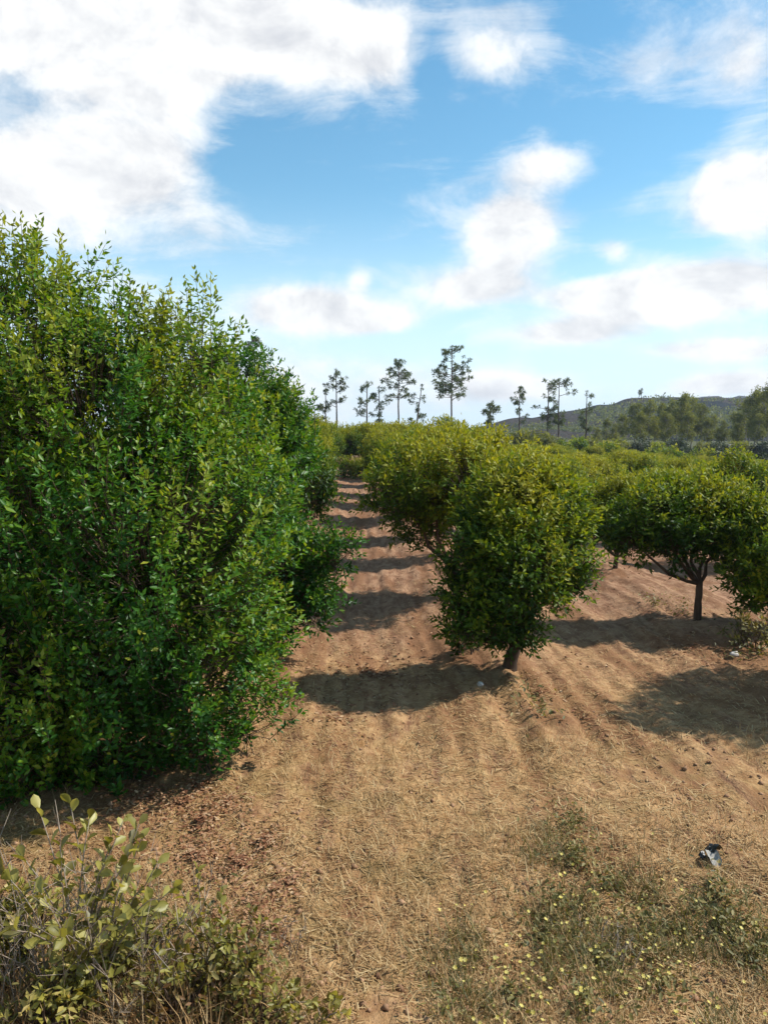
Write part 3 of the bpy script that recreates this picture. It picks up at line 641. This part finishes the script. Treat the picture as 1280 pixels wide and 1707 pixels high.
# standing dry grass in the foreground
x, y, r = scatter(26000, 2.5, 6.2, 62)
u = x
dens = vnoise(x*1.6, y*1.6, 73)*.7+.3*vnoise(x*5, y*5, 74)
keep = dens > .50-.18*sstep(5.5, 3, y)*1 ; x, y = x[keep], y[keep]; n = len(x)
blades('dry_grass', x, y, r.uniform(.04, .13, n), r.uniform(.002, .0045, n), r.uniform(.35, 1.35, n), np.clip(r.normal(.62, .22, n), 0, 1), STRAW)
# soil clods
def clods(name, n, y0, y1, smin, smax, seed):
    x, y, r = scatter(n, y0, y1, seed); kp = vnoise(x*.9, y*.7, 95)*.6+vnoise(x*3, y*2, 96)*.4 > .47; x, y = x[kp], y[kp]; n = len(x); s = smin+(smax-smin)*r.random(n)**3
    base = np.array([[1,0,0],[-.9,.1,0],[0,1,.1],[.1,-1,0],[0,.1,.8],[0,0,-.7]], float)
    V = (base[None]*(1+.3*r.normal(size=(n, 6, 1))))*s[:, None, None]; a = r.uniform(0, 6.28, n); c, sn = np.cos(a)[:, None], np.sin(a)[:, None]
    V = np.stack([V[..., 0]*c-V[..., 1]*sn, V[..., 0]*sn+V[..., 1]*c, V[..., 2]], 2)+np.stack([x, y, gfull(x, y)+s*.2], 1)[:, None]
    f = np.array([[0,2,4],[2,1,4],[1,3,4],[3,0,4],[2,0,5],[1,2,5],[3,1,5],[0,3,5]])
    F = (f[None]+(np.arange(n)*6)[:, None, None]).reshape(-1, 3)
    link(name, mesh_np(name, V.reshape(-1, 3), [F], [CLOD], np.repeat(np.clip(r.normal(.5, .28, n), 0, 1), 8)), kind='stuff')
clods('soil_clods', 12000, 2.8, 24, .004, .024, 63)
def leaf_patch(name, spots, per, L0, L1, mat, seed, elev=(.0, .5), wr=.45, lift=.01, height_=0.0):
    r = np.random.default_rng(seed); X, Y = [], []
    for px, py, rp in spots:
        c = gpt(px, py); rad = rp*c[1]/FPX; k = int(per*rad*rad*10)+5
        a = r.uniform(0, 6.28, k); q = rad*np.abs(r.normal(0, .6, k)); X.append(c[0]+np.cos(a)*q); Y.append(c[1]+np.sin(a)*q*1.5)
    X, Y = np.concatenate(X), np.concatenate(Y); n = len(X); a = r.uniform(0, 6.28, n); e = r.uniform(*elev, n)
    D = np.stack([np.cos(a)*np.cos(e), np.sin(a)*np.cos(e), np.sin(e)], 1); U = norm(np.stack([r.normal(0, .35, n), r.normal(0, .35, n), np.ones(n)], 1))
    ln = r.uniform(L0, L1, n); P = np.stack([X, Y, gfull(X, Y)+lift+height_*r.random(n)**1.5], 1)
    V, F = leaf_verts(P, D, U, ln, ln*wr, True)
    return link(name, mesh_np(name, V, [F], [mat], np.repeat(np.clip(r.normal(.5, .25, n), 0, 1), 2)), kind='stuff')
leaf_patch('dead_leaves', [(340,1370,70),(400,1440,75),(430,1520,60),(330,1430,70),(420,1600,55),(300,1340,50),(380,1340,40),(480,1480,40),(250,1330,60),(360,1540,60),(330,1310,40),(440,1400,50),(460,1560,40)], 850, .014, .036, REDLEAF, 64, (-.1, .5), .5, .006, .03)
leaf_patch('fallen_leaves', [(620,1120,160),(560,1200,120),(900,1160,90),(1150,1080,100)], 45, .03, .06, REDLEAF, 65, (-.1, .4), .45, .006)
leaf_patch('ground_weeds', [(960,1440,60),(930,1510,60),(1010,1480,60),(1070,1540,70),(900,1560,60),(1000,1600,80),(850,1660,70),(1100,1650,80),(1200,1540,80),(1260,1600,80),(980,1690,80),(1200,1500,60),(950,1380,50),(740,1690,50)], 560, .015, .04, WEED_LEAF, 66, (.0, .9), .45, .005, .09)
leaf_patch('low_green_weeds', [(1090,1010,40),(1140,1020,30),(1245,1060,40),(1230,1090,30),(1265,1090,40),(880,1170,40),(900,1200,40)], 90, .03, .06, WEED_LEAF, 67, (.1, 1.0), .45, .005, .12)
x = []; r = np.random.default_rng(68)
for px, py, rp, k in [(950,1440,90,120),(900,1560,110,170),(1050,1500,110,170),(1150,1600,130,170),(850,1660,100,170),(1080,1680,120,140),(1240,1560,80,70),(760,1600,70,50)]:
    c = gpt(px, py); s = rp*c[1]/FPX; x.append(np.stack([c[0]+r.normal(0, s*.6, k*8), c[1]+r.normal(0, s*.8, k*8)], 1))
q = np.vstack(x); q = q[(q[:, 1] > 2.4) & (vnoise(q[:, 0]*5, q[:, 1]*4, 88) > .46)]; n = len(q)
blades('green_grass', q[:, 0], q[:, 1], r.uniform(.04, .14, n), r.uniform(.002, .005, n), r.uniform(.4, 1.4, n), np.clip(r.normal(.38, .22, n), 0, 1), WEED_LEAF)
def flowers():
    r = np.random.default_rng(69); pts = []
    for px, py, rp, k in [(900,1580,110,26),(830,1650,90,34),(1070,1490,100,26),(1080,1600,90,30),(1000,1520,70,20),(1110,1670,90,34),(980,1690,90,22),(1240,1560,50,10),(950,1460,60,12),(760,1560,50,8),(870,1690,80,20)]:
        c = gpt(px, py); s = rp*c[1]/FPX
        for _ in range(k): pts.append((c[0]+r.normal(0, s*.7), c[1]+r.normal(0, s*.9)))
    pts = np.array(pts); pts = pts[pts[:, 1] > 2.5]; n = len(pts); z = gfull(pts[:, 0], pts[:, 1]); h = r.uniform(.05, .15, n)
    C = np.stack([pts[:, 0]+r.normal(0, .01, n), pts[:, 1]+r.normal(0, .01, n), z+h], 1)
    k = 6; a = np.tile(np.arange(k)*2*math.pi/k, n); P = np.repeat(C, k, 0)
    tilt = np.repeat(norm(np.stack([r.normal(0, .4, n), r.normal(-.25, .4, n), np.ones(n)], 1)), k, 0)
    B = norm(np.cross(tilt, np.array([[0, 1., 0]]))); Cc = np.cross(tilt, B); D = B*np.cos(a)[:, None]+Cc*np.sin(a)[:, None]+tilt*.25
    sz = np.repeat(r.uniform(.004, .0125, n), k); V, F = leaf_verts(P, D, tilt, sz, sz*.8)
    V2, F2 = prisms(np.stack([pts[:, 0], pts[:, 1], z-.01], 1), C, np.full(n, .0015), np.full(n, .001), 3)
    link('wildflowers', mesh_np('wildflowers', np.vstack([V, V2]), [F, F2+len(V)], [FLOWER, WEED_LEAF], np.concatenate([np.repeat(r.random(n*k), 2), np.full(len(F2), .6)]), mat_idx=np.concatenate([np.zeros(len(F), int), np.ones(len(F2), int)])), kind='stuff')
flowers()

# ------------------------------------------------------------------ foreground shrub with single leaves
def leaf_variant(i):
    r = np.random.default_rng(500+i); n = 5; V = []; w = [.0, .19, .34, .29, .0]; t = [0, .25, .55, .8, 1.0]; cur = r.uniform(.1, .5)
    rows_ = []
    for k in range(n):
        z = -cur*t[k]**2; e1, e2 = r.normal(0, .035, 2); rows_.append([(t[k], w[k]*.9, z+.35*w[k]+e1), (t[k], 0, z-.03), (t[k], -w[k]*.9, z+.35*w[k]+e2)])
    V = np.array(rows_).reshape(-1, 3)*np.array([1, .95, 1]); F = []
    for k in range(n-1):
        for s in (0, 1): F.append([k*3+s, k*3+s+1, k*3+4+s, k*3+3+s])
    F = np.array(F); m_ = mesh_np('leaf', V, [F], [SHRUB_LEAF], np.full(len(F), .5), smooth=True); return m_
LEAVES = [leaf_variant(i) for i in range(4)]
def leafy_shrub(base_px, stems, label, seed, leafsize, per, group=None):
    """stems: list of (px, py, d) tips"""
    r = np.random.default_rng(seed); bx, by = base_px; b = np.array([bx, by, gz(bx, by)])
    t = thing('leafy_shrub', tuple(b), label, 'shrub', group); cnt = 0
    for i, (px, py, d) in enumerate(stems):
        e = at(px, py, d)-b; s0 = np.array([r.normal(0, .07), r.normal(0, .07), -.06])
        pts = curve_pts(s0, e, 8, .05, r, .012); pts[:, :2] = s0[:2]+(e[:2]-s0[:2])*(np.linspace(0, 1, 8)**1.5)[:, None]
        st_ = part('stem', tube_mesh('stem', pts, np.linspace(.0055, .002, 8), DRY_STEM, 5, seed+i), t)
        ax = norm(pts[-1]-pts[-3])
        for j in range(per):
            f = 1-(j/per)**1.1*.78; k = f*7; k0 = min(int(k), 6); pos = pts[k0]+(pts[k0+1]-pts[k0])*(k-k0)
            a = j*2.4+i; ref = norm(np.cross(ax, [0, 1, .1])); c2 = np.cross(ax, ref); rad_ = ref*math.cos(a)+c2*math.sin(a)
            op = .35+.75*(j/per)**.6+r.normal(0, .15); D = norm(ax*math.cos(op)+rad_*math.sin(op)); S = norm(np.cross(D, ax+r.normal(0, .3, 3))); U = np.cross(S, D)
            from mathutils import Matrix
            L_ = leafsize*r.uniform(.65, 1.2)
            mtx = Matrix(((D[0]*L_, S[0]*L_, U[0]*L_, pos[0]), (D[1]*L_, S[1]*L_, U[1]*L_, pos[1]), (D[2]*L_, S[2]*L_, U[2]*L_, pos[2]), (0, 0, 0, 1)))
            o = part('leaf', LEAVES[r.integers(4)], st_); o.matrix_local = mtx; cnt += 1
    return t
c = gpt(160, 1690); sr = np.random.default_rng(77)
leafy_shrub((c[0], c[1]), [(66,1350,3.3),(118,1340,3.25),(150,1365,3.2),(205,1370,3.15),(232,1375,3.1),(40,1430,3.0),(12,1460,2.95),(100,1410,3.05),(175,1440,3.0),(215,1420,3.0),(262,1440,3.05),(70,1490,2.85),(140,1500,2.85),(250,1500,2.9),(20,1550,2.7),(195,1530,2.8),(100,1560,2.7),(235,1400,3.1),(185,1395,3.15),(290,1480,3.0)],
            'yellowish broad-leaved shrub in the bottom left corner, below the huge dark tree', 600, .066, 15)
c2 = gpt(360, 1660)
leafy_shrub((c2[0], c2[1]), [(300,1480,3.3),(330,1450,3.4),(370,1490,3.3),(300,1530,3.15),(350,1550,3.15),(400,1560,3.1),(270,1560,3.05),(430,1600,3.0),(320,1600,3.0),(385,1610,3.0),(455,1630,2.95),(345,1650,2.9),(285,1620,2.9),(410,1650,2.9),(260,1590,2.95),(370,1580,3.05)],
            'low olive-green shrub right of the broad-leaved corner shrub', 640, .046, 18)
c3 = gpt(500, 1700)
leafy_shrub((c3[0], c3[1]), [(455,1650,2.95),(490,1640,2.95),(520,1670,2.9),(560,1665,2.9),(480,1690,2.85),(540,1700,2.85),(575,1690,2.85)],
            'small green weed sprouting at the bottom edge, left of centre', 660, .042, 14)
leaf_patch('undergrowth', [(60,1690,90),(180,1690,100),(300,1690,100),(420,1690,80),(250,1600,90),(120,1600,90),(20,1600,80),(350,1610,70)], 420, .02, .05, WEED_LEAF, 70, (.0, 1.1), .4, .005, .30)
q = np.vstack([np.stack([gpt(px, py)[0]+sr.normal(0, .16, k), gpt(px, py)[1]+sr.normal(0, .16, k)], 1) for px, py, k in [(40,1690,500),(140,1690,600),(240,1690,600),(340,1690,500),(440,1690,300),(200,1600,400),(330,1600,250),(60,1600,300)]]); q = q[q[:, 1] > 2.45]; n = len(q)
blades('tall_dry_grass', q[:, 0], q[:, 1], sr.uniform(.12, .38, n), sr.uniform(.002, .005, n), sr.uniform(.6, 1.4, n), np.clip(sr.normal(.5, .22, n), 0, 1), STRAW)
# dry stalks among the shrubs
def dry_clump(px, py, n, h, spread, label, seed, lean=.25):
    r = np.random.default_rng(seed); c = gpt(px, py); t = thing('dry_weed', (c[0], c[1], gz(c[0], c[1])), label, 'weed', 'dry weeds')
    P0, P1, r0, r1 = [], [], [], []
    for i in range(n):
        p = np.array([r.normal(0, spread), r.normal(0, spread), -.03]); d_ = norm(np.array([r.normal(0, lean), r.normal(0, lean), 1.0])); L_ = h*r.uniform(.55, 1.1); w_ = .0042*r.uniform(.6, 1.3)
        for k in range(4):
            q_ = p+d_*L_/4; P0.append(p); P1.append(q_); r0.append(w_*(1-k*.2)); r1.append(w_*(1-(k+1)*.2))
            if k > 0:
                for s in range(2):
                    e = q_+norm(d_+r.normal(0, .6, 3))*L_*.16; P0.append(q_); P1.append(e); r0.append(w_*.5); r1.append(w_*.25)
            p = q_; d_ = norm(d_+r.normal(0, .10, 3))
    V, F = prisms(np.array(P0), np.array(P1), np.array(r0), np.array(r1), 3)
    part('stalk', mesh_np('stalk', V, [F], [DRY_STEM]), t, kind='stuff')
dry_clump(100, 1690, 34, .78, .09, 'tall grey dry stalks rising through the corner shrub', 701)
dry_clump(230, 1690, 38, .60, .12, 'dense brownish dry stalks just right of the tall grey ones', 702, .35)
dry_clump(20, 1700, 16, .5, .08, 'dry stalks against the left edge at the bottom corner', 703, .3)
dry_clump(1020, 1600, 30, .16, .05, 'small grey bundle of dead twigs among the yellow flowers', 704, .9)
dry_clump(470, 1590, 12, .22, .06, 'short dry stalks at the edge of the red leaf litter', 705, .5)

for i, (px, py, r0, h_, lf, lab) in enumerate([(40,1650,.24,.5,.05,'yellowish small-leaved scrub at the left edge behind the corner shrub'), (215,1640,.22,.40,.045,'olive small-leaved scrub between the two bottom left shrubs'), (310,1700,.24,.30,.04,'low small-leaved scrub at the bottom edge below the olive shrub'), (420,1700,.22,.20,.035,'flat small-leaved scrub at the bottom edge beside the sprouting weed'), (120,1707,.22,.36,.045,'small-leaved scrub at the bottom edge under the corner shrub')]):
    c = gpt(px, py); make_bush(c[0], c[1], r0, h_, lab, 820+i, SCRUB_LEAF, 75, lf, 'low_scrub', 'low scrub in the bottom left corner')
# sucker shoots at the foot of the leaning tree
c = gpt(788, 1090); make_bush(c[0], c[1], .24, .40, 'small light green clump at the foot of the leaning tree', 801, GREEN, 70, .07, 'sucker_clump', 'low clumps under the trees')
c = gpt(1255, 1075); make_bush(c[0], c[1], .26, .30, 'straggly olive weed clump by the right edge under the low-hanging tree', 802, WEED_LEAF, 60, .06, 'sucker_clump', 'low clumps under the trees')

# white stone and the scrap of litter
STONE = simple_mat('pale_stone', (0.62, 0.56, 0.50), (0.42, 0.36, 0.30), 20, .9)
def stone(px, py, s, label, seed):
    import bmesh
    r = np.random.default_rng(seed); bm = bmesh.new(); bmesh.ops.create_icosphere(bm, subdivisions=2, radius=1)
    for v in bm.verts:
        f = 1+.35*(float(vnoise(v.co.x*1.5+9, v.co.y*1.5+v.co.z*2, seed))-.5); v.co = Vector((v.co.x*f*s*1.2, v.co.y*f*s, v.co.z*f*s*.65))
    me = bpy.data.meshes.new('stone'); bm.to_mesh(me); bm.free(); me.materials.append(STONE)
    c = gpt(px, py); o = link('stone', me, label=label, category='stone'); o.location = (c[0], c[1], float(gfull(c[0], c[1]))+s*.3); o.rotation_euler = (0, 0, r.uniform(0, 6))
stone(1224, 1090, .05, 'pale stone lying in the shade beneath the second-row tree', 3)
stone(800, 1148, .035, 'small pale stone in front of the leaning trunk', 5)
PLW = simple_mat('white_plastic', (0.38, 0.35, 0.30), (0.22, 0.21, 0.19), 30, .85, spec=.5)
PLB = simple_mat('black_plastic', (0.012, 0.012, 0.014), (0.03, 0.03, 0.03), 30, .35, spec=.5)
def scrap():
    c = gpt(1187, 1440); z = float(gfull(c[0], c[1])); t = thing('litter_scrap', (c[0], c[1], z), 'crumpled black and white plastic scrap lying in dry grass at lower right', 'litter', rz=.35)
    def sheet(name, cx, cy, cz, sx, sy, mat, seed, curl, tilt):
        n = 9; r = np.random.default_rng(seed); V = []
        for i in range(n):
            for j in range(n):
                a = (i/(n-1)-.5); b_ = (j/(n-1)-.5); zz = curl*(a*a*4)+.02*(float(vnoise(i*.7+seed, j*.7, seed))-.5)+tilt*b_
                V.append((cx+a*sx*(1-.25*abs(b_)), cy+b_*sy, cz+zz))
        k = (np.arange(n-1)[:, None]*n+np.arange(n-1)[None]).ravel(); F = np.stack([k, k+n, k+n+1, k+1], 1)
        V = np.array(V); V2 = V+np.array([0, 0, .003]); F2 = F[:, ::-1]+len(V)
        part(name, mesh_np(name, np.vstack([V2, V]), [F, F2], [mat]), t)
    sheet('white_panel', -.01, -.015, .035, .075, .065, PLW, 1, .02, .06)
    sheet('black_flap', .035, .03, .085, .085, .075, PLB, 2, -.035, -.03)
    sheet('black_corner', -.045, .03, .045, .04, .03, PLB, 3, -.01, .02)
    sheet('grey_strip', .015, .02, .058, .025, .05, PLW, 4, -.01, .03)
scrap()
print('tris', sum(len(m.loops)-2*len(m.polygons) for m in bpy.data.meshes))

# ------------------------------------------------------------------ thin air over the whole place
def haze():
    m, nt, out = new_mat('haze_air'); v = nt.nodes.new('ShaderNodeVolumePrincipled'); v.inputs['Color'].default_value = (0.78, 0.86, 1.0, 1); v.inputs['Density'].default_value = HAZE
    v.inputs['Anisotropy'].default_value = 0.2; nt.links.new(v.outputs[0], out.inputs['Volume'])
    link('haze', box_mesh('haze', (-1500, -100, -14), (1900, 1800, 60), m), kind='stuff')
HAZE = 0.00028
haze()
